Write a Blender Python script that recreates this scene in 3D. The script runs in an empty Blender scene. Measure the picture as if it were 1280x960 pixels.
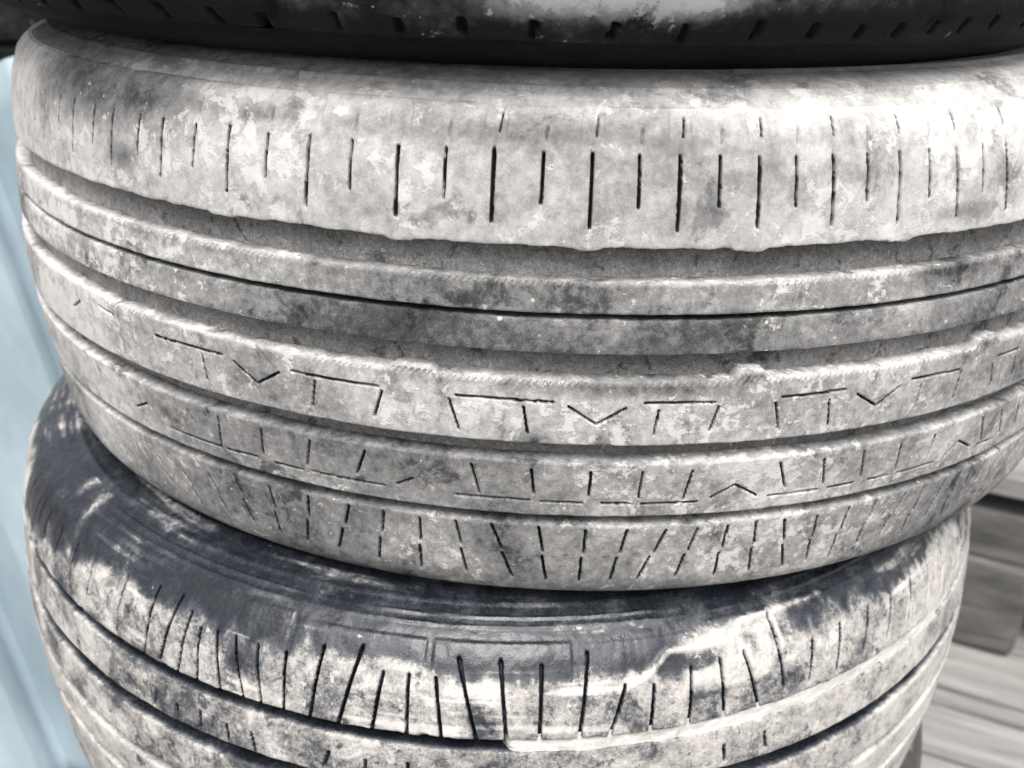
import bpy, math, time
import numpy as np
from mathutils import Matrix, Vector
T_START = time.time()
sc = bpy.context.scene
col = sc.collection
rad = math.radians

# ------------------------------------------------------------------ camera
Z0 = 1.094                       # height of the middle tyre's upper sidewall above the ground
FPX, CAM_D, CAM_H = 1205.0, 0.661, 0.0482
YAW, PITCH, ROLL = 0.0391, 0.4463, 0.0284
cy_, sy_ = math.cos(YAW), math.sin(YAW)
right0 = np.array([cy_, sy_, 0.0]); fw0 = np.array([-sy_, cy_, 0.0]); up0 = np.array([0, 0, 1.0])
FW = fw0 * math.cos(PITCH) - up0 * math.sin(PITCH)
UP1 = up0 * math.cos(PITCH) + fw0 * math.sin(PITCH)
RT = right0 * math.cos(ROLL) + UP1 * math.sin(ROLL)
UP = UP1 * math.cos(ROLL) - right0 * math.sin(ROLL)
CAM = np.array([0.0, -CAM_D, CAM_H + Z0])
cd = bpy.data.cameras.new('camera')
cam = bpy.data.objects.new('camera', cd); col.objects.link(cam)
M = Matrix.Identity(4)
for i in range(3):
    M[i][0], M[i][1], M[i][2], M[i][3] = RT[i], UP[i], -FW[i], CAM[i]
cam.matrix_world = M
cd.sensor_width = 36.0
cd.lens = 36.0 * FPX / 1280.0
cd.clip_start, cd.clip_end = 0.01, 200.0
cd.dof.use_dof = True
cd.dof.focus_distance = 0.375
cd.dof.aperture_fstop = 11.0
sc.camera = cam

# ------------------------------------------------------------------ light
SUN_EL, SUN_AZ = 62.0, 178.0      # azimuth measured clockwise from +Y (away from the camera); behind-right of the camera
w = bpy.data.worlds.new('World'); sc.world = w; w.use_nodes = True
nt = w.node_tree; nt.nodes.clear()
sky = nt.nodes.new('ShaderNodeTexSky'); sky.sky_type = 'NISHITA'; sky.sun_disc = False
sky.sun_elevation = rad(SUN_EL); sky.sun_rotation = rad(SUN_AZ)
sky.dust_density = 6.0; sky.air_density = 1.0
hs = nt.nodes.new('ShaderNodeHueSaturation'); hs.inputs['Saturation'].default_value = 0.22   # overcast, greyed sky
bg = nt.nodes.new('ShaderNodeBackground'); bg.inputs['Strength'].default_value = 0.115
wo = nt.nodes.new('ShaderNodeOutputWorld')
nt.links.new(sky.outputs[0], hs.inputs['Color']); nt.links.new(hs.outputs[0], bg.inputs['Color'])
nt.links.new(bg.outputs[0], wo.inputs['Surface'])
sd = bpy.data.lights.new('sun', 'SUN'); sd.energy = 1.3; sd.angle = rad(32); sd.color = (1, 0.975, 0.94)
sun = bpy.data.objects.new('sun', sd); col.objects.link(sun)
dirv = Vector((math.sin(rad(SUN_AZ)) * math.cos(rad(SUN_EL)), math.cos(rad(SUN_AZ)) * math.cos(rad(SUN_EL)), math.sin(rad(SUN_EL))))
sun.rotation_euler = dirv.to_track_quat('Z', 'Y').to_euler()
sun.location = (2, -2, 3)
sc.view_settings.view_transform = 'Standard'; sc.view_settings.look = 'None'
sc.view_settings.gamma = 1.0; sc.view_settings.use_curve_mapping = False
sc.view_settings.exposure = 1.06

# ------------------------------------------------------------------ numpy helpers
def hash2(ix, iy, seed):
    h = (ix.astype(np.int64) * 374761393 + iy.astype(np.int64) * 668265263 + seed * 1442695041) & 0xFFFFFFFF
    h = ((h ^ (h >> 13)) * 1274126177) & 0xFFFFFFFF
    return ((h ^ (h >> 16)) & 0xFFFF) / 65535.0
def vnoise(x, y, seed=0):
    xi, yi = np.floor(x), np.floor(y); fx, fy = x - xi, y - yi
    fx = fx * fx * (3 - 2 * fx); fy = fy * fy * (3 - 2 * fy)
    a, b = hash2(xi, yi, seed), hash2(xi + 1, yi, seed)
    c, d = hash2(xi, yi + 1, seed), hash2(xi + 1, yi + 1, seed)
    return (a + (b - a) * fx) * (1 - fy) + (c + (d - c) * fx) * fy
def fbm(x, y, octv=4, seed=0):
    s = np.zeros(np.broadcast(x, y).shape); a, t = 1.0, 0.0
    for o in range(octv):
        s = s + a * vnoise(x * 2 ** o + 17.3 * o, y * 2 ** o - 9.1 * o, seed + o); t += a; a *= 0.55
    return s / t
def sstep(a, b, x):
    t = np.clip((x - a) / (b - a), 0, 1); return t * t * (3 - 2 * t)
def catmull(pts, n=24):
    P = np.array(pts, float); P = np.vstack([2 * P[0] - P[1], P, 2 * P[-1] - P[-2]]); out = []
    for i in range(1, len(P) - 2):
        t = np.linspace(0, 1, n, endpoint=False)[:, None]
        a, b, c, d = P[i - 1], P[i], P[i + 1], P[i + 2]
        out.append(0.5 * (2 * b + (c - a) * t + (2 * a - 5 * b + 4 * c - d) * t ** 2 + (3 * b - a - 3 * c + d) * t ** 3))
    out.append(P[-2][None]); return np.vstack(out)

def mesh_obj(name, V, F, mat, parent, mud=None, smooth=True):
    me = bpy.data.meshes.new(name)
    V = np.asarray(V, np.float32); F = np.asarray(F, np.int32)
    nf, k = F.shape
    me.vertices.add(len(V)); me.vertices.foreach_set('co', V.ravel())
    me.loops.add(nf * k); me.loops.foreach_set('vertex_index', F.ravel())
    me.polygons.add(nf); me.polygons.foreach_set('loop_start', np.arange(0, nf * k, k, dtype=np.int32))
    me.polygons.foreach_set('use_smooth', np.full(nf, smooth, bool))
    me.update(calc_edges=True)
    if mud is not None:
        at = me.attributes.new('mud', 'FLOAT', 'POINT'); at.data.foreach_set('value', np.asarray(mud, np.float32).ravel())
    me.materials.append(mat)
    o = bpy.data.objects.new(name, me); col.objects.link(o); o.parent = parent
    return o
def empty(name, loc=(0, 0, 0)):
    o = bpy.data.objects.new(name, None); col.objects.link(o); o.location = loc; o.empty_display_size = 0.05
    return o
def tag(o, label, cat, group=None):
    o['label'] = label; o['category'] = cat
    if group: o['group'] = group
    return o
def copy_tree(o, parent=None):
    c = o.copy(); col.objects.link(c); c.parent = parent
    for ch in o.children: copy_tree(ch, c)
    return c
def ring_faces(nr, nc):
    i = np.arange(nr - 1)[:, None]; j = np.arange(nc)[None]; jn = (j + 1) % nc
    return np.stack([i * nc + j, (i + 1) * nc + j, (i + 1) * nc + jn, i * nc + jn], -1).reshape(-1, 4)

# ------------------------------------------------------------------ materials
def nodes(m):
    m.use_nodes = True; t = m.node_tree; t.nodes.clear()
    return t, t.nodes.new, t.links.new
def tyre_mat(name, ramp, scale=60.0, soft=0.6, bump=0.35, rough=(0.5, 0.95), flake=0.5, flake_col=(.6, .59, .57), flake_size=120.0, stain=0.3, grain=0.12, spec=0.35, crumbs=.55, mottle=.5):
    """film of dust graded by the 'mud' attribute, hard-edged chalky flakes where dust is thick, darker rubbed stains"""
    m = bpy.data.materials.new(name); t, N, L = nodes(m)
    out = N('ShaderNodeOutputMaterial'); b = N('ShaderNodeBsdfPrincipled'); L(b.outputs[0], out.inputs[0])
    tc = N('ShaderNodeTexCoord'); at = N('ShaderNodeAttribute'); at.attribute_name = 'mud'; mud = at.outputs['Fac']
    def noise(s, d, r, dist=0.0, off=0.0):
        n = N('ShaderNodeTexNoise'); n.inputs['Scale'].default_value = s; n.inputs['Detail'].default_value = d
        n.inputs['Roughness'].default_value = r; n.inputs['Distortion'].default_value = dist
        if off:
            mp = N('ShaderNodeVectorMath'); mp.operation = 'ADD'; mp.inputs[1].default_value = (off, off * 1.7, -off)
            L(tc.outputs['Object'], mp.inputs[0]); L(mp.outputs[0], n.inputs['Vector'])
        else: L(tc.outputs['Object'], n.inputs['Vector'])
        return n.outputs['Fac']
    def ma(op, a, b_=None, c=None):
        n = N('ShaderNodeMath'); n.operation = op
        for i, v in enumerate((a, b_, c)):
            if v is None: continue
            if isinstance(v, (int, float)): n.inputs[i].default_value = v
            else: L(v, n.inputs[i])
        return n.outputs[0]
    def ss(lo, hi, v):
        n = N('ShaderNodeMapRange'); n.interpolation_type = 'SMOOTHSTEP'; n.inputs[1].default_value = lo; n.inputs[2].default_value = hi
        L(v, n.inputs[0]); return n.outputs[0]
    def cen(v, k): return ma('MULTIPLY', ma('SUBTRACT', v, 0.5), k)
    nl = noise(scale * .3, 3, .55, .3); nm = noise(scale, 5, .66, .35); nf = noise(flake_size, 6, .72, .25); ng = noise(1700, 2, .6); ns = noise(scale * .9, 5, .68, .4, 3.1)
    film = ma('ADD', mud, ma('ADD', cen(nl, soft * 1.1), cen(nm, soft)))
    film = ma('ADD', film, cen(ng, grain))
    film = ma('ADD', film, cen(noise(scale * 4.2, 4, .72, .2, 1.3), mottle))
    st = ma('MULTIPLY', ss(.55, .66, ns), stain)
    film = ma('SUBTRACT', film, st)
    fk = ma('ADD', nf, ma('ADD', cen(nl, .45), ma('MULTIPLY', ma('SUBTRACT', mud, .5), .35)))
    fl = ma('MULTIPLY', ss(.575, .640, fk), flake)
    vo = N('ShaderNodeTexVoronoi'); vo.inputs['Scale'].default_value = 330; L(tc.outputs['Object'], vo.inputs['Vector'])
    sx = N('ShaderNodeSeparateColor'); L(vo.outputs['Color'], sx.inputs[0])
    crumb = ma('MULTIPLY', ma('LESS_THAN', ma('ADD', vo.outputs['Distance'], cen(nf, .6)), ma('MULTIPLY', ma('POWER', sx.outputs[0], 9), 0.34)), ma('GREATER_THAN', nm, crumbs))
    fl = ma('MAXIMUM', fl, ma('MULTIPLY', crumb, .6))
    cr = N('ShaderNodeValToRGB'); L(film, cr.inputs['Fac'])
    e = cr.color_ramp.elements
    while len(e) > 1: e.remove(e[-1])
    e[0].position, e[0].color = ramp[0][0], (*ramp[0][1], 1)
    for p, c in ramp[1:]:
        q = e.new(p); q.color = (*c, 1)
    fl = ma('MULTIPLY', fl, ss(.12, .3, film))
    mx = N('ShaderNodeMix'); mx.data_type = 'RGBA'; L(fl, mx.inputs['Factor']); L(cr.outputs['Color'], mx.inputs[6]); mx.inputs[7].default_value = (*flake_col, 1)
    L(mx.outputs[2], b.inputs['Base Color'])
    rr = N('ShaderNodeMapRange'); L(ma('ADD', film, fl), rr.inputs['Value'])
    rr.inputs['From Min'].default_value = 0.1; rr.inputs['From Max'].default_value = 0.6
    rr.inputs['To Min'].default_value, rr.inputs['To Max'].default_value = rough
    L(rr.outputs[0], b.inputs['Roughness']); b.inputs['Specular IOR Level'].default_value = spec
    h = ma('ADD', ma('MULTIPLY', fl, 0.5), ma('ADD', ma('MULTIPLY', ng, 0.22), ma('MULTIPLY', nf, 0.5)))
    bp = N('ShaderNodeBump'); bp.inputs['Strength'].default_value = bump; bp.inputs['Distance'].default_value = 0.0010
    L(h, bp.inputs['Height']); L(bp.outputs[0], b.inputs['Normal'])
    return m
def g(v, w=0.0): return (v * (1 + w), v, v * (1 - 1.2 * w))
R_MID = [(0.0, g(.022)), (.22, g(.07)), (.36, g(.15, .01)), (.50, g(.23, .01)), (.64, g(.36, .02)), (.80, g(.50, .03)), (1.0, g(.62, .03))]
M_MID = tyre_mat('dusty_rubber', R_MID, 60, .50, .5, (.8, 1.0), flake=.7, flake_col=g(.60, .03), flake_size=150, stain=.20, grain=.30, spec=.12, mottle=.68)
M_SHOULDER = tyre_mat('smooth_dusty_rubber', R_MID, 45, .42, .5, (.8, 1.0), flake=.5, flake_col=g(.62, .03), flake_size=95, stain=.20, grain=.20, spec=.12, mottle=.55)
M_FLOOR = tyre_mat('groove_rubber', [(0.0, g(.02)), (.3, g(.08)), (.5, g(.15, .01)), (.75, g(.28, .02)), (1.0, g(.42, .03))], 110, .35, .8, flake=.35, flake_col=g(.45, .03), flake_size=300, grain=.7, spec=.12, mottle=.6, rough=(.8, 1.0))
M_LOW = tyre_mat('muddy_rubber', [(0.0, (.010, .012, .016)), (.25, (.026, .030, .038)), (.40, (.075, .078, .085)), (.55, g(.27, .04)), (.70, g(.42, .05)), (1.0, g(.56, .04))], 130, .60, .5, (0.22, 0.95), flake=.6, flake_col=g(.56, .04), flake_size=230, stain=.16, grain=.35, mottle=.55, spec=.5, crumbs=.6)
M_TOP = tyre_mat('black_rubber', [(0.0, g(.005)), (.35, g(.018)), (.5, g(.055)), (.62, g(.14)), (1.0, g(.40))], 45, .45, .4, (0.7, 0.95), flake=.8, flake_col=g(.42), stain=.3, spec=.08, crumbs=.58)
M_BG = tyre_mat('grey_rubber', [(0.0, g(.02)), (.4, g(.06)), (.7, g(.12, .02)), (1.0, g(.22, .02))], 25, .4, .3, flake=.2)
M_LINER = tyre_mat('liner_rubber', [(0.0, g(.015)), (.6, g(.035)), (1.0, g(.08))], 30, .4, .2, flake=.1)

# ------------------------------------------------------------------ tyre geometry
def profile(pts):
    """pts: (r, z) outer section from upper bead over the tread to the lower bead; returned by arc length."""
    P = catmull(pts, 40)
    s = np.concatenate([[0], np.cumsum(np.hypot(*np.diff(P, axis=0).T))])
    n = int(s[-1] / 0.0005); u = np.linspace(0, s[-1], n)
    r = np.interp(u, s, P[:, 0]); z = np.interp(u, s, P[:, 1])
    dr, dz = np.gradient(r, u), np.gradient(z, u)
    k = np.ones(9) / 9.0
    dr = np.convolve(np.pad(dr, 4, 'edge'), k, 'valid'); dz = np.convolve(np.pad(dz, 4, 'edge'), k, 'valid')
    L = np.hypot(dr, dz); nr, nz = -dz / L, dr / L      # outward for a curve running downwards
    return dict(u=u, r=r, z=z, nr=nr, nz=nz, len=u[-1])
class Tyre:
    def __init__(self, name, prof, loc, tilt=(0, 0), rotz=0.0):
        self.p = prof; self.root = empty(name, loc)
        self.root.rotation_euler = (tilt[0], tilt[1], rotz)
        self.mw = np.array(Matrix.Translation(loc) @ self.root.rotation_euler.to_matrix().to_4x4())
    def surf(self, th, u, h=0.0):
        p = self.p
        r = np.interp(u, p['u'], p['r']) + h * np.interp(u, p['u'], p['nr'])
        z = np.interp(u, p['u'], p['z']) + h * np.interp(u, p['u'], p['nz'])
        return np.stack(np.broadcast_arrays(r * np.sin(th), -r * np.cos(th), z), -1)
    def px(self, th, u):
        X = self.surf(th, u) @ self.mw[:3, :3].T + self.mw[:3, 3] - CAM
        d = X @ FW
        return np.stack([640 + FPX * (X @ RT) / d, 480 - FPX * (X @ UP) / d], -1)
    def table(self):
        th = np.radians(np.arange(-66, 66.1, 0.5)); u = np.arange(0.06, self.p['len'] - 0.06, 0.002)
        TH, U = np.meshgrid(th, u); Q = self.px(TH, U)
        # keep only faces turned to the camera
        a = np.gradient(Q, axis=0); b = np.gradient(Q, axis=1)
        face = a[..., 1] * b[..., 0] - a[..., 0] * b[..., 1] > 0
        self.tab = (TH[face], U[face], Q[face])
    def at(self, x, y):
        TH, U, Q = self.tab
        i = ((Q[:, 0] - x) ** 2 + (Q[:, 1] - y) ** 2).argmin(); th, u = TH[i], U[i]
        for _ in range(3):
            q = self.px(th, u); e = 1e-4
            J = np.stack([(self.px(th + e, u) - q) / e, (self.px(th, u + e) - q) / e], -1)
            try: d = np.linalg.solve(J, np.array([x, y]) - q)
            except np.linalg.LinAlgError: break
            th, u = th + np.clip(d[0], -.01, .01), u + np.clip(d[1], -.002, .002)
        return th, u
def theta_grid(lim, fine, coarse, mid_lim=100.0, mid_step=.5):
    # finest where the photograph looks, medium round the sides, coarse at the back
    mid_step = max(mid_step, fine)
    a = np.arange(-lim, lim, fine); m1 = np.linspace(lim, mid_lim, int((mid_lim - lim) / mid_step) + 1)[:-1]
    b = np.linspace(mid_lim, 360 - mid_lim, int((360 - 2 * mid_lim) / coarse) + 1)[:-1]
    m2 = 360 - np.linspace(mid_lim, lim, int((mid_lim - lim) / mid_step) + 1)[:-1]
    return np.radians(np.concatenate([a, m1, b, m2]))
def wrap(d): return (d + math.pi) % (2 * math.pi) - math.pi
def cut_slots(H, TH, U, R, slots, aa=.0002):
    """slots: (th0, u0, th1, u1, width, depth); carves narrow sipes into the height field H[rows, cols]."""
    th = TH[0]
    for (t0, u0, t1, u1, wd, dp) in slots:
        tm = 0.5 * (t0 + t1); half = abs(t1 - t0) / 2 + 0.008
        js = np.nonzero(np.abs(wrap(th - tm)) < half)[0]
        if not len(js): continue
        x = wrap(th[js] - tm)[None] * R; y = U[:, js]
        ax, bx = (t0 - tm) * R, (t1 - tm) * R
        dx, dy = bx - ax, u1 - u0; LL = dx * dx + dy * dy + 1e-12
        k = np.clip(((x - ax) * dx + (y - u0) * dy) / LL, 0, 1)
        wob = 0.0002 * (vnoise(x * 900 + 7 * tm * 50, y * 900, 5) - 0.5)
        d = np.hypot(x - ax - k * dx, y - u0 - k * dy) + wob
        m = dp * (1 - sstep(wd / 2 - aa, wd / 2 + aa, d))
        H[:, js] = np.where(m > 1e-5, np.minimum(H[:, js], -m), H[:, js])
def build_rib(ty, name, u0, u1, th, du, depth, mat, slots=(), mudf=None, extra=None, edge=(0.00028, 0.00028), relief=0.00014, walls=(True, True), seed=0, bevel=0.0003, tabs=((), ()), wall_mud=(.85, .85)):
    R = float(np.interp((u0 + u1) / 2, ty.p['u'], ty.p['r']))
    n = max(4, int(round((u1 - u0) / du)))
    a = th * R
    e0 = edge[0] * 2 * (fbm(a * 160, a * 0 + 3, 4, seed + 1) - .5) + edge[0] * .4 * (fbm(a * 25, a * 0, 2, seed + 3) - .5)
    e1 = edge[1] * 2 * (fbm(a * 160, a * 0 + 9, 4, seed + 2) - .5) + edge[1] * .4 * (fbm(a * 25, a * 0 + 5, 2, seed + 4) - .5)
    for e, tb, sg in ((e0, tabs[0], -1), (e1, tabs[1], 1)):      # worn wear bars that widen the rib for a short way
        for (tc_, wd_, am_) in tb:
            e += sg * am_ * (1 - sstep(wd_ / 2 - .0026, wd_ / 2 + .0010, np.abs(wrap(th - tc_)) * R + .0016 * (fbm(a * 300, a * 0 + tc_, 2, seed + 8) - .5)))
    v = np.linspace(0, 1, n)
    if walls[0]: v = np.concatenate([[0, .004], v[1:]])
    if walls[1]: v = np.concatenate([v[:-1], [.996, 1]])
    v = np.unique(v)[:, None]
    U = (u0 + e0)[None] * (1 - v) + (u1 + e1)[None] * v
    TH = np.broadcast_to(th[None], U.shape)
    H = relief * 2 * (fbm(TH * R * 120, U * 120, 3, seed + 11) - .5) + relief * 1.2 * (fbm(TH * R * 28, U * 28, 2, seed + 12) - .5)
    if extra is not None: H = H + extra(TH, U, R)
    aa = max(.0002, .55 * min(du, .0006))
    cut_slots(H, TH, U, R, slots, aa)
    if walls[0]: H = H - bevel * (1 - sstep(0, bevel * 1.6, U - U[:1]))
    if walls[1]: H = H - bevel * (1 - sstep(0, bevel * 1.6, U[-1:] - U))
    rows = [ty.surf(TH, U, H)]; mud = mudf(TH, U, R) if mudf is not None else np.full(U.shape, .5)
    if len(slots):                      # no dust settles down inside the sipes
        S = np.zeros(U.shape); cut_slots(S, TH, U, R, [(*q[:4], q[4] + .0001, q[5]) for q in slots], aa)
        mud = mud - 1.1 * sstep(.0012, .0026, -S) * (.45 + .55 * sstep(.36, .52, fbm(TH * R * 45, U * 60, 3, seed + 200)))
    muds = [mud]
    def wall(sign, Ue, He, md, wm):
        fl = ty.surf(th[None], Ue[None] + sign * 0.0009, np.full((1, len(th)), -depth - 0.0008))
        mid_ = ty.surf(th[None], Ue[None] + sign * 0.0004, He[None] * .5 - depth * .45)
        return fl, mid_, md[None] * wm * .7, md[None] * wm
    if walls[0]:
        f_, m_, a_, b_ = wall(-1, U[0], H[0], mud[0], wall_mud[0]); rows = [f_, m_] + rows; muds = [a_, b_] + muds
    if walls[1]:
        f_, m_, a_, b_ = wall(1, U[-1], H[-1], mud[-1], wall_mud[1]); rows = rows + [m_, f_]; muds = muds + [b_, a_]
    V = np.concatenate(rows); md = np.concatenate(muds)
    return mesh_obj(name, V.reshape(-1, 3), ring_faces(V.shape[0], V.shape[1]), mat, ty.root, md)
def build_floor(ty, name, u0, u1, th, depth, mat, mudf=None, extra=None, du=0.0015, seed=0, relief=.0003):
    n = max(4, int((u1 - u0 + .004) / du)); U = np.linspace(u0 - .002, u1 + .002, n)[:, None] + 0 * th[None]
    TH = np.broadcast_to(th[None], U.shape); R = .32
    H = -depth + relief * 2 * (fbm(TH * R * 200, U * 200, 3, seed) - .5)
    if extra is not None: H = H + extra(TH, U, R)
    md = mudf(TH, U, R) if mudf is not None else np.full(U.shape, .5)
    V = ty.surf(TH, U, H)
    return mesh_obj(name, V.reshape(-1, 3), ring_faces(*V.shape[:2]), mat, ty.root, md)
def build_side(ty, name, u0, u1, th, mat, rings=(), mudf=None, du=.0012, extra=None, seed=0):
    n = max(6, int((u1 - u0) / du)); U = np.linspace(u0, u1, n)[:, None] + 0 * th[None]
    TH = np.broadcast_to(th[None], U.shape)
    H = .0005 * (fbm(TH * 8, U * 25, 2, seed) - .5)
    for (uc, wd, ht) in rings: H = H + ht * (1 - sstep(wd * .3, wd * .7, np.abs(U - uc)))
    if extra is not None: H = H + extra(TH, U, .3)
    md = mudf(TH, U, .3) if mudf is not None else np.full(U.shape, .5)
    V = ty.surf(TH, U, H)
    return mesh_obj(name, V.reshape(-1, 3), ring_faces(*V.shape[:2]), mat, ty.root, md)
def build_inner(ty, th):
    p = ty.p; r0, z0, r1, z1 = p['r'][0], p['z'][0], p['r'][-1], p['z'][-1]
    zc = (z0 + z1) / 2; Rm = p['r'].max() - .014; zt, zb = p['z'].max() - .009, p['z'].min() + .009
    b = [(r0 - .001, z0 - .0015), (r0 - .005, z0 - .005), (r0 - .006, z0 - .016), (r0 + .004, z0 - .014)]
    pts = [(r0 + .004, z0 - .014), (r0 + .025, zt - .004), (r0 + .055, zt), (Rm - .035, zt - .004), (Rm - .008, zt - .03), (Rm, zc),
           (Rm - .008, zb + .03), (Rm - .035, zb + .004), (r1 + .055, zb), (r1 + .025, zb + .004), (r1 + .004, z1 + .014)]
    def rev(name, pts, mat):
        P = catmull(pts, 6); P = P[::-1]
        V = np.stack([P[:, :1] * np.sin(th), -P[:, :1] * np.cos(th), np.broadcast_to(P[:, 1:2], (len(P), len(th)))], -1)
        return mesh_obj(name, V.reshape(-1, 3), ring_faces(len(P), len(th)), mat, ty.root, np.full(V.shape[:2], .4))
    rev('inner_liner', pts, M_LINER)
    rev('bead', b, M_LINER)
    rev('bead', [(r, z0 + z1 - z) for r, z in b][::-1], M_LINER)

def blob(ty, x, y, rt, ru, TH, U, R):
    t, u = ty.at(x, y)
    return np.exp(-((wrap(TH - t) * R / rt) ** 2 + ((U - u) / ru) ** 2))

# ================================================================== setting
def plane_mat(name, ramp, scale, bump=.4, rough=.9, stretch=(1, 1, 1)):
    m = bpy.data.materials.new(name); t, N, L = nodes(m)
    out = N('ShaderNodeOutputMaterial'); b = N('ShaderNodeBsdfPrincipled'); L(b.outputs[0], out.inputs[0])
    tc = N('ShaderNodeTexCoord'); n = N('ShaderNodeTexNoise'); n.inputs['Scale'].default_value = scale; n.inputs['Detail'].default_value = 8
    n.inputs['Roughness'].default_value = .65
    mp = N('ShaderNodeMapping'); mp.inputs['Scale'].default_value = stretch; L(tc.outputs['Object'], mp.inputs['Vector']); L(mp.outputs[0], n.inputs['Vector'])
    cr = N('ShaderNodeValToRGB'); L(n.outputs['Fac'], cr.inputs['Fac']); e = cr.color_ramp.elements
    e[0].position, e[0].color = ramp[0][0], (*ramp[0][1], 1); e[1].position, e[1].color = ramp[1][0], (*ramp[1][1], 1)
    L(cr.outputs['Color'], b.inputs['Base Color']); b.inputs['Roughness'].default_value = rough
    bp = N('ShaderNodeBump'); bp.inputs['Strength'].default_value = bump; bp.inputs['Distance'].default_value = .004
    L(n.outputs['Fac'], bp.inputs['Height']); L(bp.outputs[0], b.inputs['Normal'])
    return m
M_GROUND = plane_mat('ground_dirt', ((.3, g(.12, .05)), (.75, g(.24, .05))), 22)
M_WOOD = plane_mat('weathered_wood', ((.36, g(.15, .04)), (.66, g(.31, .04))), 9, .6, .9, (.5, 5, 5))
M_BLUE = plane_mat('blue_paint', ((.38, (.23, .295, .335)), (.62, (.35, .43, .48))), 5, .05, .55, (1, 1, .5))
nx = 60
gx = np.linspace(-8, 8, nx); GX, GY = np.meshgrid(gx, gx + 2)
GZ = .012 * (fbm(GX * 3, GY * 3, 4, 3) - .62)
i = np.arange(nx - 1)[:, None]; j = np.arange(nx - 1)[None]
Fg = np.stack([i * nx + j, i * nx + j + 1, (i + 1) * nx + j + 1, (i + 1) * nx + j], -1).reshape(-1, 4)
ground = mesh_obj('ground', np.stack([GX, GY, GZ], -1).reshape(-1, 3), Fg, M_GROUND, None); ground['kind'] = 'structure'

# ================================================================== middle tyre
W_MID = .224
mid_prof = profile([(r, W_MID / 2 + d) for r, d in [
    (.218, .076), (.225, .093), (.245, .106), (.270, .1118), (.290, .1105), (.303, .1065), (.3150, .0985), (.3220, .087), (.3255, .070),
    (.3270, .054), (.3297, .032), (.3318, .010), (.3325, -.010), (.3315, -.032), (.3285, -.060), (.3262, -.080), (.3238, -.094),
    (.3175, -.1035), (.305, -.1095), (.285, -.112), (.262, -.1105), (.240, -.105), (.225, -.093), (.218, -.076)]])
mid = Tyre('stacked_tyre', mid_prof, (0, 0, Z0 - W_MID))
mid.table()
tag(mid.root, 'pale dusty worn tyre in full view, middle of the front stack', 'tyre', 'tyres of the front stack')
TH_M = theta_grid(60.5, 0.068, 1.2)
TH_MF = theta_grid(64, 0.30, 1.0)
uy = lambda y: mid.at(740, y)[1]
R1 = (uy(133), uy(310)); R2 = (uy(353), uy(393)); R3 = (uy(402), uy(443)); R4 = (uy(478), uy(557)); R5 = (uy(581), uy(646)); R6 = (uy(659), uy(646) + .052)
print('ribs mm', [(round(a * 1000, 1), round(b * 1000, 1)) for a, b in (R1, R2, R3, R4, R5, R6)], 'len', mid_prof['len'])
def seg(ty, lst, wd, dp):
    out = []
    for (x0, y0, x1, y1) in lst:
        a, b = ty.at(x0, y0), ty.at(x1, y1); out.append((a[0], a[1], b[0], b[1], wd, dp))
    return out
long_s = [(204,150,200,219),(287,158,283,239),(387,171,382,257),(498,182,494,268),(618,187,614,276),(741,193,737,285),(851,196,847,287),(950,197,947,284),
          (1042,195,1040,280),(1125,190,1122,276),(1196,187,1196,269),(1258,181,1257,261)]
short_s = [(245,156,240,206),(335,169,331,221),(440,177,436,235),(558,186,554,246),(680,191,676,254),(800,195,798,259),(901,197,899,258),(996,196,995,257),
           (1085,193,1084,251),(1162,189,1162,246),(1229,184,1229,239)]
def extend(slots, period, lo, hi):
    """carry a repeating sipe row on round the part of the tyre the photograph does not show"""
    out = list(slots); first = min(slots, key=lambda s: s[0]); last = max(slots, key=lambda s: s[0])
    k = 1
    while last[0] + k * period < hi:
        out.append((last[0] + k * period, last[1], last[2] + k * period, last[3], last[4], last[5])); k += 1
    k = 1
    while first[0] - k * period > lo:
        out.append((first[0] - k * period, first[1], first[2] - k * period, first[3], first[4], first[5])); k += 1
    return out
S1 = seg(mid, long_s, .00095, .006) ; S1b = seg(mid, short_s, .00078, .0055)
per = (S1[-1][0] - S1[0][0]) / (len(S1) - 1)
S1 = extend(S1, per, -3.0, 3.2); S1b = extend(S1b, per, -3.0, 3.2)
notch = [(s[0] + .004, R1[0] + .0035, s[0] + .002, R1[0] + .0115, .0026, .0005) for s in S1]
notch += [(s[0] + .002, R1[0] + .0115, s[0], s[1], .0007, .0010) for s in S1]
notchb = [(s[0] + .003, R1[0] + .010, s[0] + .002, R1[0] + .0145, .00055, .0016) for s in S1b]
notch += [(s[0] + .0062, R1[0] + .004, s[0] + .0040, R1[0] + .0115, .0006, .0024) for s in S1 if s[0] > -.1]
longth = np.array(sorted(s[0] for s in S1))
def pads(TH, U, R):
    # flat raised pads between the lateral notches along the tread edge
    d = np.min(np.abs(wrap(TH[0][:, None] - longth[None])), axis=1)[None] * R
    a = sstep(.0035, .0045, d + .0012 * sstep(.004, .0, U - R1[0] - .001)) * sstep(0.0006, .0016, U - R1[0]) * (1 - sstep(.010, .016, U - R1[0]))
    return .0009 * a
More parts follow.
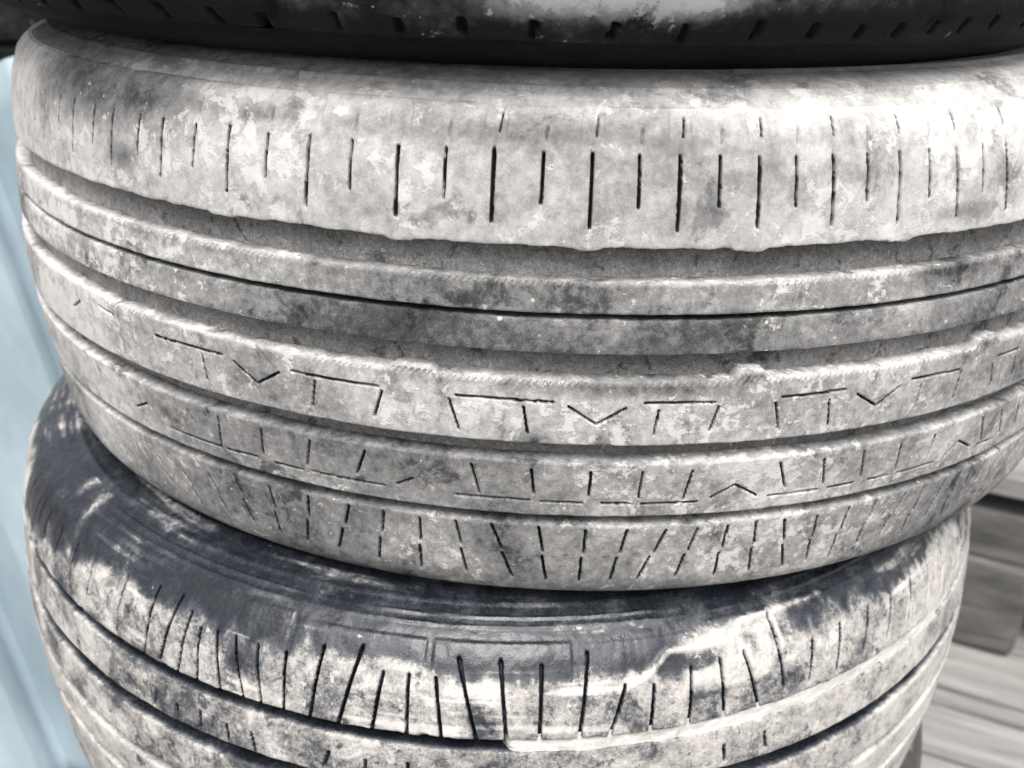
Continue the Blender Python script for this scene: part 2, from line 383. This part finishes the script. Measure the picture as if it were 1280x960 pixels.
def mud1(TH, U, R):
    m = .64 + .08 * (fbm(TH * R * 14, U * 20, 3, 21) - .5) * 2
    m += .14 * sstep(-.1, 1.0, TH) + .16 * sstep(-.55, -.95, TH)
    for (x, y, rt, ru, k) in [(95,95,.035,.012,-.34),(140,130,.03,.012,-.26),(200,115,.035,.010,-.26),(60,130,.02,.03,-.10),(320,140,.012,.006,-.22),(150,195,.01,.006,-.25),(330,115,.03,.006,.16),
                              (500,215,.02,.02,.05),(620,225,.02,.02,.05),(1262,215,.012,.010,-.35),(1215,262,.02,.004,-.28),(820,215,.03,.015,-.08),(700,160,.05,.006,-.10),(560,165,.05,.006,-.12),(1000,120,.08,.012,.2),(280,100,.08,.005,-.15)]:
        m = m + k * blob(mid, x, y, rt, ru, TH, U, R)
    return m
def mudN(base, seed, blobs=(), slope=.06, rim=0.0):
    def f(TH, U, R):
        m = base + rim * (1 - sstep(.0010, .0020, U - U[:1])) + .16 * (fbm(TH * R * 16, U * 24, 3, seed) - .5) * 2 + slope * TH
        m = m + .26 * sstep(-.35, -.85, TH)
        for (x, y, rt, ru, k) in blobs: m = m + k * blob(mid, x, y, rt, ru, TH, U, R)
        return m
    return f
FL_D = .0068
build_side(mid, 'sidewall', 0, R1[0], TH_MF, M_SHOULDER, rings=[(R1[0] - .010, .0016, .0008), (R1[0] - .030, .002, .001), (.045, .004, .0015)],
           mudf=lambda TH, U, R: .62 + .14 * sstep(-.3, .8, TH) + .08 * (fbm(TH * 5, U * 60, 3, 5) - .5) - .16 * sstep(-.35, -.8, TH) - .1 * np.exp(-((U - R1[0] + .012) / .006) ** 2), du=.0012)
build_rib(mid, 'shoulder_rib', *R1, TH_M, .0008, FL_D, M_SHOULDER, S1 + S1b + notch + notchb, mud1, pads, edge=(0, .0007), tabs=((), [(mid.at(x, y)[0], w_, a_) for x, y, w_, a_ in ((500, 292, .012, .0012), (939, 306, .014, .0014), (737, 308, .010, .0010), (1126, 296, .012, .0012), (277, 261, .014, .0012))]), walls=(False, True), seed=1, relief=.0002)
def ticks(u0):
    # fine slanting moulded teeth along the upper edge of a rib
    def f(TH, U, R):
        a = (TH * R + (U - u0) * .5) / .0026; t = np.abs(a - np.floor(a) - .5) * 2
        return (.0002 - .0009 * sstep(.40, .65, t)) * (1 - sstep(.0012, .0017, U - u0)) * sstep(-.0012, -.0006, U - u0) * sstep(.38, .55, fbm(TH * R * 14, U * 120, 3, 77))
    return f
build_rib(mid, 'tread_rib', *R2, TH_M, .00045, FL_D, M_MID, (), mudN(.47, 31, [(600,365,.10,.01,-.12),(1185,335,.02,.006,-.3),(300,330,.08,.01,.12),(870,370,.02,.006,.12)], rim=.13), ticks(R2[0]), seed=2)
build_rib(mid, 'tread_rib', *R3, TH_M, .0010, FL_D, M_MID, (), mudN(.39, 41, [(680,420,.08,.01,-.12),(300,375,.05,.008,.18),(1000,410,.05,.01,-.06)]), seed=3)
s4 = [(193,419,277,443),(252,443,259,475),(292,452,322,479),(322,479,348,466),(364,464,472,483),(393,477,391,508),(477,489,468,520),(92,383,100,376),(124,383,142,394),
      (561,499,573,536),(569,494,692,503),(654,509,659,541),(711,509,745,531),(745,531,782,511),(807,504,894,503),(824,514,817,544),(899,509,887,539),
      (970,504,973,537),(978,497,1057,487),(1037,500,1035,531),(1072,493,1095,507),(1095,507,1124,484),(1141,474,1200,462),(1152,481,1144,509),(1202,464,1191,497),
      (1241,455,1238,482),(1248,445,1274,435),(1269,447,1265,469)]
S4 = seg(mid, s4, .00068, .0045)
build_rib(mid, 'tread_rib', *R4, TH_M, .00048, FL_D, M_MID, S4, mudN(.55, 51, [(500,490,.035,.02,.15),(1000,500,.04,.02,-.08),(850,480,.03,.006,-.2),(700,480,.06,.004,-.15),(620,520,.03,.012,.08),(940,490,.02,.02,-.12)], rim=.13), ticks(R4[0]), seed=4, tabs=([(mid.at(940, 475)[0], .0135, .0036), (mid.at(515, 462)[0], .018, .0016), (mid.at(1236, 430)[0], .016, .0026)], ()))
s5 = [(171,508,184,504),(272,521,277,559),(326,536,329,568),(387,551,384,581),(456,564,446,592),(214,535,276,558),(285,561,322,571),(344,578,379,587),(390,589,481,607),
      (496,605,516,598),(589,581,599,616),(569,618,661,625),(664,587,667,617),(676,627,727,629),(739,591,736,621),(752,629,787,630),(804,591,798,622),(802,630,871,627),(866,589,854,624),
      (888,622,919,606),(919,606,945,619),(976,579,981,609),(960,620,1021,612),(1031,574,1029,604),(1035,609,1066,603),(1081,565,1076,595),(1085,599,1109,594),(1127,556,1119,587),
      (1121,591,1166,578),(1169,544,1158,574),(1181,569,1199,551),(1199,551,1212,558),(1229,522,1226,550),(1222,555,1240,548),(1253,513,1249,540),(1274,502,1268,529)]
S5 = seg(mid, s5, .00068, .0045)
build_rib(mid, 'tread_rib', *R5, TH_M, .00048, FL_D, M_MID, S5, mudN(.52, 61, [(680,600,.05,.01,.08),(540,590,.03,.02,-.1),(1000,590,.05,.02,.05)]), seed=5)
s6 = [(436,632,424,684),(479,640,474,698),(524,648,527,709),(569,652,583,713),(614,656,640,720),(673,660,682,724),(732,664,724,726),(784,664,762,726),(833,663,797,723),(872,662,844,720),
      (910,658,892,718),(946,653,936,712),(981,650,978,707),(1022,645,1007,701),(1062,634,1035,696),(1096,626,1070,679),(1132,617,1100,667),(1156,609,1122,671),(1182,600,1156,645),(1199,592,1175,645),
      (1214,585,1194,630),(1232,575,1212,615),(1250,563,1232,600),(385,621,385,675),(336,609,351,666),(292,594,317,651),(261,594,289,645),(229,589,253,630),(197,570,216,604)]
s6b = []
for (x0, y0, x1, y1) in s6:      # each lower sipe is interrupted half way down
    mx, my = (x0 + x1) / 2, (y0 + y1) / 2; f = .06
    s6b += [(x0, y0, mx - (x1 - x0) * f + 1, my - (y1 - y0) * f), (mx + (x1 - x0) * f - 1, my + (y1 - y0) * f, x1, y1)]
S6 = seg(mid, s6b, .00082, .005)
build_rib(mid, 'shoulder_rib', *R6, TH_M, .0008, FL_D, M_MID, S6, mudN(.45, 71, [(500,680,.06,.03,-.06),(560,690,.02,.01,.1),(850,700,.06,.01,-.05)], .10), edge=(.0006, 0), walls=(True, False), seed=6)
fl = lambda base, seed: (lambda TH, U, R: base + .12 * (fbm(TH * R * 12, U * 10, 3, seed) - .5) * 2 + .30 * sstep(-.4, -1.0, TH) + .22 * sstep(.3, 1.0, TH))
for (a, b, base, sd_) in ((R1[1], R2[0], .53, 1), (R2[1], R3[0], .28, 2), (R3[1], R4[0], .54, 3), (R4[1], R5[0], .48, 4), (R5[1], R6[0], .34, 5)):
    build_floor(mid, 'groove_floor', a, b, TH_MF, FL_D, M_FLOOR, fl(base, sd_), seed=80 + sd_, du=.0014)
build_side(mid, 'sidewall', R6[1], mid_prof['len'], TH_MF, M_MID, rings=[(R6[1] + .012, .002, .0008)], mudf=lambda TH, U, R: .45 + 0 * U, du=.003)
build_inner(mid, TH_MF[::6])
# ================================================================== lower tyre
W_LOW = .215
low_prof = profile([(r * 1.008, W_LOW / 2 + d) for r, d in [
    (.212, .072), (.219, .088), (.236, .101), (.256, .107), (.272, .1065), (.286, .1025), (.2965, .094), (.304, .082), (.308, .068),
    (.311, .052), (.3135, .030), (.315, .005), (.3145, -.02), (.312, -.05), (.309, -.075), (.304, -.090), (.292, -.101),
    (.272, -.107), (.250, -.1065), (.234, -.101), (.219, -.088), (.212, -.072)]])
LOW_OFF = (-.032, -.045)
low = Tyre('stacked_tyre', low_prof, (LOW_OFF[0], LOW_OFF[1], Z0 - W_MID - W_LOW - .0005), (rad(-.4), rad(.5)))
low.table()
tag(low.root, 'black tyre with mud caked tread jutting out under the pale middle tyre', 'tyre', 'tyres of the front stack')
uz = lambda d: float(np.interp(-(W_LOW / 2 + d), -low_prof['z'][len(low_prof['z']) // 6:-len(low_prof['z']) // 6], low_prof['u'][len(low_prof['z']) // 6:-len(low_prof['z']) // 6]))
ug = low.at(640, 931)[1]; print('low g1 u', ug, 'expected', uz(.056))
G1 = (ug - .0026, ug + .0042)
L1 = (ug - .060, G1[0]); G2 = (ug + .0250, ug + .0345); G3 = (ug + .056, ug + .063); G4 = (ug + .082, ug + .089)
TH_L = theta_grid(59, .12, 1.2); TH_LS = theta_grid(59, .052, 1.2); TH_LF = theta_grid(66, .34, 1.2)
l1 = [(200,734,181,820),(229,745,200,824),(240,765,223,842),(251,786,247,854),(272,790,276,865),(295,797,304,870),(323,807,327,884),(358,816,354,889),(406,809,387,899),(454,809,422,908),(479,841,464,917),
      (511,844,508,923),(545,848,552,927),(574,824,597,931),(626,827,633,929),(677,833,674,931),(734,816,724,925),(782,857,760,925),(818,857,812,920),(864,835,860,912),(900,824,905,895),(929,814,949,887),(957,767,980,860),
      (1015,800,1012,850),(1050,780,1046,835),(1085,760,1078,815),(160,722,146,790),(120,700,108,752)]
SL = seg(low, l1, .0013, .004)
SL = extend(SL, .0625, -3.0, 3.2)
l2 = [(195,865,193,882),(221,880,222,899),(250,889,250,910),(283,906,286,927),(313,916,319,938),(411,940,405,958),(457,951,455,965),(510,955,509,975),(905,932,906,950),(956,915,957,932)]
SL2 = seg(low, l2, .0012, .003)
LT = np.array(sorted(s[0] for s in SL))
def lpads(TH, U, R):
    # stepped shoulder blocks: a raised lip, blocks of uneven length split by notches
    blk = np.floor((TH + 3.2) / .21); ph = (TH + 3.2) / .21 - blk
    off = hash2(blk, blk * 0, 3) * .006
    a = sstep(.012 + off, .0135 + off, U - L1[0]) * sstep(.02, .05, ph) * sstep(1.0, .97, ph)
    rg = .0007 * (1 - sstep(.0004, .0011, np.abs(U - L1[0] - .004))) + .0006 * (1 - sstep(.0004, .001, np.abs(U - L1[0] - .0085)))
    a = a * (.35 + .9 * sstep(.35, .6, fbm(TH * R * 14, U * 30, 3, 151)))
    return .0005 * a + rg * (.15 + .9 * sstep(.4, .6, fbm(TH * 6, U * 40, 3, 152))) + .0012 * ridge(TH, U, R, .0016)
def streak(TH, U):      # dust smears, and glossy highlights painted in as pale streaks
    return sstep(.56, .74, fbm(TH * 5, U * 230, 4, 131)) * sstep(.42, .55, fbm(TH * 7, U * 15, 2, 133)) + .5 * sstep(.55, .8, fbm(TH * 22, U * 60, 4, 137))
RDG = seg(low, [(800,852,836,814),(836,814,912,800),(912,800,922,776),(922,776,1022,741),(958,764,976,806),(925,804,940,832),(826,722,840,700)], 0, 0)
def ridge(TH, U, R, wd):        # dried mud crust squeezed up into low ridges
    o = np.zeros(U.shape)
    for (t0, u0, t1, u1, _, _) in RDG:
        x, y = wrap(TH - t0) * R, U - u0; dx, dy = (t1 - t0) * R, u1 - u0
        k = np.clip((x * dx + y * dy) / (dx * dx + dy * dy), 0, 1)
        o = np.maximum(o, np.exp(-((x - k * dx) ** 2 + (y - k * dy) ** 2) / (wd * wd * (.4 + .9 * vnoise(TH * R * 150, U * 150, 66)))))
    return o
def mudL(TH, U, R):
    # mud starts half way up the shoulder, higher towards the right-hand end, with a ragged upper rim
    lim = ug - .030 + .015 * sstep(-.55, -.95, TH) - .004 * sstep(.25, .65, TH)
    rag = .016 * (fbm(TH * R * 40, U * 25, 4, 91) - .5) + .010 * (fbm(TH * R * 160, U * 60, 2, 95) - .5)
    m = .09 + .43 * sstep(-.006, .005, U - lim + rag)
    m = m + .10 * (fbm(TH * R * 20, U * 30, 3, 92) - .5)
    sp = sstep(.62, .76, fbm(TH * R * 30, U * 60, 3, 93)); m = m + .20 * sp * sstep(.0, .03, U - L1[0])
    m = m + .26 * streak(TH, U)
    m = m + .05 * sstep(.35, .8, TH)
    m = m + .40 * ridge(TH, U, R, .0018)
    for (x, y, rt, ru, k) in [(880,800,.02,.008,.35),(930,790,.03,.006,.3),(122,600,.005,.016,.45),(112,640,.004,.014,.35),(1180,720,.04,.03,.12),(300,830,.01,.01,-.3),(600,905,.008,.008,-.3),(200,850,.008,.012,-.4),(120,800,.006,.012,-.4)]:
        m = m + k * blob(low, x, y, rt, ru, TH, U, R)
    return m
def fillL(TH, U, R):        # dried mud packs the first groove on the right-hand side
    return .0076 * sstep(.055, .075, TH + .006 * (vnoise(U * 900, TH * 0, 4) - .5)) * (1 - sstep(.95, 1.1, TH)) * (.88 + .2 * fbm(TH * 60, U * 300, 2, 8))
build_side(low, 'sidewall', 0, L1[0], TH_LF, M_LOW, rings=[(L1[0] - .004, .0030, .0006), (L1[0] - .0185, .0034, .0007), (L1[0] - .034, .0026, .0005), (.04, .004, .0015)],
           mudf=lambda TH, U, R: .12 + .30 * streak(TH, U) + .10 * sstep(.5, .9, TH), du=.0011)
build_rib(low, 'shoulder_rib', *L1, TH_LS, .0007, .0085, M_LOW, SL, mudL, lpads, edge=(0, .0006), walls=(False, True), seed=20, relief=.0004)
mL = lambda base, seed: (lambda TH, U, R: base + .2 * (fbm(TH * R * 20, U * 30, 3, seed) - .5) * 2 + .12 * sstep(.2, .8, TH))
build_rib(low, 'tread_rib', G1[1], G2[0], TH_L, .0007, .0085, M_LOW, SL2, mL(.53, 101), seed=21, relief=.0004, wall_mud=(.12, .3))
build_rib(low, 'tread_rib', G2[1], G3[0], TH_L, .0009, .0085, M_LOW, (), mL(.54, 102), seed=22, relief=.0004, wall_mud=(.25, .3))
build_rib(low, 'tread_rib', G3[1], G4[0], TH_LF, .0015, .0055, M_LOW, (), mL(.7, 103), seed=23)
build_rib(low, 'shoulder_rib', G4[1], G4[1] + .055, TH_LF, .0015, .0055, M_LOW, (), mL(.6, 104), walls=(True, False), edge=(.0006, 0), seed=24)
def mudG(TH, U, R): return .15 + .75 * sstep(.055, .075, TH)
build_floor(low, 'groove_floor', *G1, TH_LF, .0085, M_LOW, mudG, fillL, du=.0007, seed=31)
for gg, b in ((G2, .30), (G3, .3), (G4, .3)):
    build_floor(low, 'groove_floor', *gg, TH_LF, .0085, M_LOW, lambda TH, U, R, b=b: b + .35 * sstep(.45, .65, fbm(TH * 7, U * 30, 3, 44)), seed=32)
build_side(low, 'sidewall', G4[1] + .055, low_prof['len'], TH_LF, M_LOW, mudf=lambda TH, U, R: .3 + 0 * U, du=.002)
build_inner(low, TH_LF[::6])

# ================================================================== top tyre
W_TOP = .222
top_prof = profile([(r, W_TOP / 2 + d) for r, d in [
    (.218, .076), (.225, .093), (.245, .106), (.270, .111), (.290, .1095), (.305, .104), (.3165, .094), (.3225, .082), (.3265, .06),
    (.330, .03), (.331, .0), (.330, -.03), (.3265, -.06), (.3235, -.078), (.3195, -.089), (.312, -.0975), (.300, -.105), (.285, -.110), (.268, -.111),
    (.245, -.106), (.225, -.093), (.218, -.076)]])
top = Tyre('stacked_tyre', top_prof, (-.026, -.004, Z0 - .0005), (0, rad(.35)))
top.table()
tag(top.root, 'black tyre cut off by the top edge, resting on the pale middle tyre', 'tyre', 'tyres of the front stack')
TH_T = theta_grid(66, .26, 1.2); UE = top_prof['len']
us = float(top_prof['u'][np.argmin(np.abs(top_prof['z'] - .0125) + (top_prof['r'] < .30) * 9)])   # lower tread edge
rb = [us - .045 - .034 * k for k in range(4)]
n1 = [(88,-6,100,10),(140,2,152,14),(196,6,210,20),(262,12,277,27),(326,20,338,36),(416,18,424,36),(496,26,500,40),(577,26,580,42),(668,30,664,46),(770,32,762,48),(858,34,850,50),(952,30,940,48),(1022,32,1012,46),(1078,34,1070,46),(1128,32,1118,44),(1172,28,1162,40),(1210,26,1200,38),(1246,22,1238,33)]
ST = extend(seg(top, n1, .0024, .0026), .075, -3, 3.2)
def mudT(TH, U, R):
    m = .27 + .16 * (fbm(TH * R * 18, U * 30, 3, 121) - .5) * 2
    m = m + .12 * sstep(.45, .6, fbm(TH * R * 30, U * 50, 4, 122)) * (1 - sstep(us - .024, us - .010, U))
    for (x, y, rt, ru, k) in [(700,2,.022,.007,.40),(850,6,.02,.008,.42),(770,-12,.05,.008,.36),(1050,-8,.08,.008,.12),(420,8,.05,.006,.12)]:
        m = m + k * blob(top, x, y, rt, ru, TH, U, R)
    return m
build_rib(top, 'shoulder_rib', rb[0], us, TH_T, .0009, .006, M_TOP, ST, mudT, None, edge=(.0006, 0), walls=(True, False), seed=40)
for k in range(3):
    build_rib(top, 'tread_rib', rb[k + 1], rb[k] - .008, TH_T[::2], .0025, .006, M_TOP, (), mudT, seed=41 + k)
    build_floor(top, 'groove_floor', rb[k] - .008, rb[k], TH_T[::2], .006, M_TOP, lambda TH, U, R: .2 + 0 * U, seed=50 + k)
build_floor(top, 'groove_floor', rb[3] - .008, rb[3], TH_T[::2], .006, M_TOP, lambda TH, U, R: .2 + 0 * U, seed=55)
build_rib(top, 'shoulder_rib', rb[3] - .008 - .05, rb[3] - .008, TH_T[::2], .002, .006, M_TOP, (), mudT, edge=(0, .0006), walls=(False, True), seed=46)
build_side(top, 'sidewall', us, UE, TH_T, M_TOP, rings=[(us + .0035, .002, .001), (us + .012, .0015, .0008)], mudf=lambda TH, U, R: .06 + .1 * (fbm(TH * 9, U * 100, 3, 7) - .5), du=.0018)  # lower sidewall coloured near black to deepen the shade in the gap below
build_side(top, 'sidewall', 0, rb[3] - .058, TH_T[::2], M_TOP, mudf=lambda TH, U, R: .4 + 0 * U, du=.003)
build_inner(top, TH_T[::4])

# ================================================================== background tyres (one coarse build, copied)
def simple_tyre(name, prof, loc, mat, base):
    ty = Tyre(name, prof, loc); W = prof['z'].max()
    th = np.radians(np.arange(0, 360, 1.0)); n = len(prof['u']); sel = slice(n // 6, -n // 6)
    uzz = lambda z: float(np.interp(-z, -prof['z'][sel], prof['u'][sel]))
    e = [uzz(W * f) for f in (.86, .66, .62, .52, .48, .38, .34, .13)]
    sl = [(t, e[0] + .012, t + .01, e[1], .003, .004) for t in np.arange(-3.1, 3.1, .09)]
    mf = lambda TH, U, R: base + .3 * (fbm(TH * 6, U * 20, 3, 9) - .5)
    thd = np.radians(np.arange(-180, 180, .75))
    for k in range(4):
        build_rib(ty, 'shoulder_rib' if k in (0, 3) else 'tread_rib', e[2 * k], e[2 * k + 1], thd if k in (0, 3) else th, .003, .006, mat, sl if k == 0 else (), mf, walls=(k > 0, k < 3), edge=(.0006 * (k > 0), .0006 * (k < 3)), seed=60 + k)
        if k < 3: build_floor(ty, 'groove_floor', e[2 * k + 1], e[2 * k + 2], th, .006, mat, lambda TH, U, R: base * .6 + 0 * U, seed=70 + k, du=.003)
    build_side(ty, 'sidewall', 0, e[0], th, mat, rings=[(.04, .004, .002)], mudf=mf, du=.003)
    build_side(ty, 'sidewall', e[7], prof['len'], th, mat, mudf=mf, du=.003)
    build_inner(ty, th[::4]); return ty.root
bt = simple_tyre('stacked_tyre', low_prof, (-.012, -.02, 0), M_BG, .45)
for k, (dx, dy) in enumerate(((-.012, -.02), (.006, .004), (-.004, -.012))):
    o = bt if k == 0 else copy_tree(bt)
    o.location = (dx, dy, .002 + k * (W_LOW + .0005)); o.rotation_euler.z = k * 1.3
    tag(o, ('grey tyre standing on the ground, lowest of the front stack', 'grey tyre second from the ground in the front stack', 'grey tyre third from the ground, directly under the muddy tyre')[k], 'tyre', 'tyres of the front stack')
dk = simple_tyre('stacked_tyre', low_prof, (0, 0, 0), M_TOP, .12)
for k, (dx, dy) in enumerate(((-.76, .77), (-.77, .76), (-.755, .77), (-.765, .77), (-.76, .76))):
    o = dk if k == 0 else copy_tree(dk)
    o.location = (dx, dy, .002 + k * (W_LOW + .0005)); o.rotation_euler.z = k * .9
    tag(o, 'black tyre in the stack behind the leaning blue sheet, ' + ('lowest of five', 'second from the ground', 'third from the ground', 'fourth from the ground', 'topmost and showing above the sheet')[k], 'tyre', 'black tyres behind the blue sheet')
for k, (dx, dy, rz) in enumerate(((.86, 1.16, .3), (.90, 1.14, 1.1), (.87, 1.17, 2.0))):
    o = copy_tree(bt); o.location = (dx, dy, .002 + k * (W_LOW + .0005)); o.rotation_euler.z = rz
    tag(o, 'blurred grey tyre in the stack behind the timbers at right, ' + ('lowest of three', 'middle one', 'topmost of three')[k], 'tyre', 'grey tyres behind the timbers')

# ================================================================== blue profiled sheet leaning at the left
def box(x0, x1, y0, y1, z0, z1):
    V = [(x, y, z) for x in (x0, x1) for y in (y0, y1) for z in (z0, z1)]
    return V, [(0, 1, 3, 2), (4, 6, 7, 5), (0, 4, 5, 1), (2, 3, 7, 6), (0, 2, 6, 4), (1, 5, 7, 3)]
PHI, LEAN = rad(16.8), math.atan(.19)
sheet = empty('metal_sheet')
ax = Vector((1, 0, 0)); bx = Vector((0, math.sin(LEAN), math.cos(LEAN)))
ex = ax * math.cos(PHI) + bx * math.sin(PHI); ez = bx * math.cos(PHI) - ax * math.sin(PHI); ey = ez.cross(ex)
sheet.matrix_world = Matrix(((ex.x, ey.x, ez.x, -.43), (ex.y, ey.y, ez.y, .249), (ex.z, ey.z, ez.z, .104), (0, 0, 0, 1)))
tag(sheet, 'pale blue painted profiled metal sheet leaning at the left behind the tyres', 'metal sheet')
def prof_y(x):      # flat pans with a stepped seam every 217 mm
    t = x % .217
    return .050 * np.clip(t / .005, 0, 1) * np.clip(1 - (t - .005) / .085, 0, 1)
xx = np.unique(np.concatenate([np.arange(-.33, .242, .004), np.arange(-.217, .24, .217), np.arange(-.217, .24, .217) + .005]))
yy = prof_y(xx); zz = np.linspace(0, .918, 20)
n = len(xx)
A = np.stack([np.broadcast_to(xx, (20, n)), np.broadcast_to(yy, (20, n)) + .002 * (fbm(xx[None] * 4, zz[:, None] * 3, 2, 6) - .5), np.broadcast_to(zz[:, None], (20, n))], -1)
V = np.concatenate([A.reshape(-1, 3), (A + np.array([0, .0012, 0])).reshape(-1, 3)])
i = np.arange(19)[:, None]; j = np.arange(n - 1)[None]
f1 = np.stack([i * n + j, i * n + j + 1, (i + 1) * n + j + 1, (i + 1) * n + j], -1).reshape(-1, 4)
N_ = 20 * n; jj = np.arange(n - 1); ii = np.arange(19)
top_e = np.stack([19 * n + jj, 19 * n + jj + 1, N_ + 19 * n + jj + 1, N_ + 19 * n + jj], -1)
bot_e = np.stack([jj, N_ + jj, N_ + jj + 1, jj + 1], -1)
lf = np.stack([ii * n, (ii + 1) * n, N_ + (ii + 1) * n, N_ + ii * n], -1); rf = np.stack([ii * n + n - 1, N_ + ii * n + n - 1, N_ + (ii + 1) * n + n - 1, (ii + 1) * n + n - 1], -1)
mesh_obj('panel', V, np.concatenate([f1, f1[:, ::-1] + N_, top_e, bot_e, lf, rf]), M_BLUE, sheet)
def screw(parent, x, z):
    a = np.linspace(0, 2 * math.pi, 9)[:-1]; ring = lambda r, y: np.stack([x + r * np.cos(a), np.full(8, y), z + r * np.sin(a)], -1)
    y = float(prof_y(np.array(x))); V = np.concatenate([ring(.006, y - .0005), ring(.006, y - .002), ring(.0042, y - .002), ring(.0040, y - .006), ring(.0005, y - .006)])
    mesh_obj('screw', V, ring_faces(5, 8)[:, ::-1], M_BLUE, parent, smooth=False)
for x_ in (-.075, .142):
    for z_ in (.06, .86): screw(sheet, x_, z_)

# ================================================================== pallet and loose board at the right
ANG = rad(-21.5)
pal = empty('wooden_pallet', (.66, .50, 0)); pal.rotation_euler = (0, 0, ANG)
tag(pal, 'pale weathered wooden pallet on the ground, lowest of the blurred timbers at right', 'pallet')
def board(name, parent, x0, x1, y0, y1, z0, z1, seed, mat=None, bev=.002):
    V, F = box(x0, x1, y0, y1, z0, z1); V = np.array(V, float)
    V += .002 * (np.array([[float(hash2(np.array(q), np.array(c), seed)) for c in range(3)] for q in range(8)]) - .5) * np.array([1, 1, .4])
    o = mesh_obj(name, V, F, mat or M_WOOD, parent, smooth=False)
    bv = o.modifiers.new('bevel', 'BEVEL'); bv.width = bev; bv.segments = 3
    return o
yb = -.279
for k, wd in enumerate((.098, .10, .032, .125, .10, .10, .10)):
    board('deck_board', pal, -.28, .55, yb, yb + wd, .101, .120, k); yb += wd + .008
for k, y_ in enumerate((-.279, .06, .33)):
    board('bottom_board', pal, -.28, .55, y_, y_ + .1, .001, .020, 20 + k)
for k, x_ in enumerate((-.28, .08, .43)):
    board('stringer', pal, x_, x_ + .12, -.279, .42, .022, .099, 30 + k)
M_GREYWOOD = plane_mat('grey_timber', ((.36, g(.05, .03)), (.66, g(.15, .03))), 12, .6, .9, (.6, 4, 4))
ca, sa = math.cos(ANG), math.sin(ANG)
def timber(name, x0, x1, y0, y1, z0, z1, seed, mat, bev, label, cat):
    o = board(name, None, x0, x1, y0, y1, 0, z1 - z0, seed, mat, bev)
    o.location = (.654, .585, z0); o.rotation_euler.z = ANG
    return tag(o, label, cat)
timber('timber_block', -.20, .098, .002, .16, .1215, .284, 61, M_GREYWOOD, .014, 'tall grey timber block with rounded end standing on the pale pallet', 'timber')
timber('squared_timber', -.22, .40, .012, .15, .2855, .368, 62, M_GREYWOOD, .006, 'long grey beam lying on the rounded timber block', 'timber')
timber('spacer_block', -.16, -.08, .06, .14, .3695, .404, 63, M_GREYWOOD, .003, 'small dark spacer on the grey beam, under the pale board', 'timber')
timber('spacer_block', .24, .32, .06, .14, .3695, .404, 64, M_GREYWOOD, .003, 'small spacer at the far right end of the grey beam', 'timber')
timber('gap_filler_prop', .128, .22, .05, .15, .1215, .284, 66, M_GREYWOOD, .004, 'grey upright prop under the grey beam, added to darken the gap right of the rounded block', 'timber')  # prop added as a dark filler for the shaded gap beside the block
timber('loose_board', -.22, .42, -.004, .13, .4055, .438, 65, M_WOOD, .003, 'pale board topmost of the blurred timbers at right', 'board')

print('built in', round(time.time() - T_START, 1), 's')
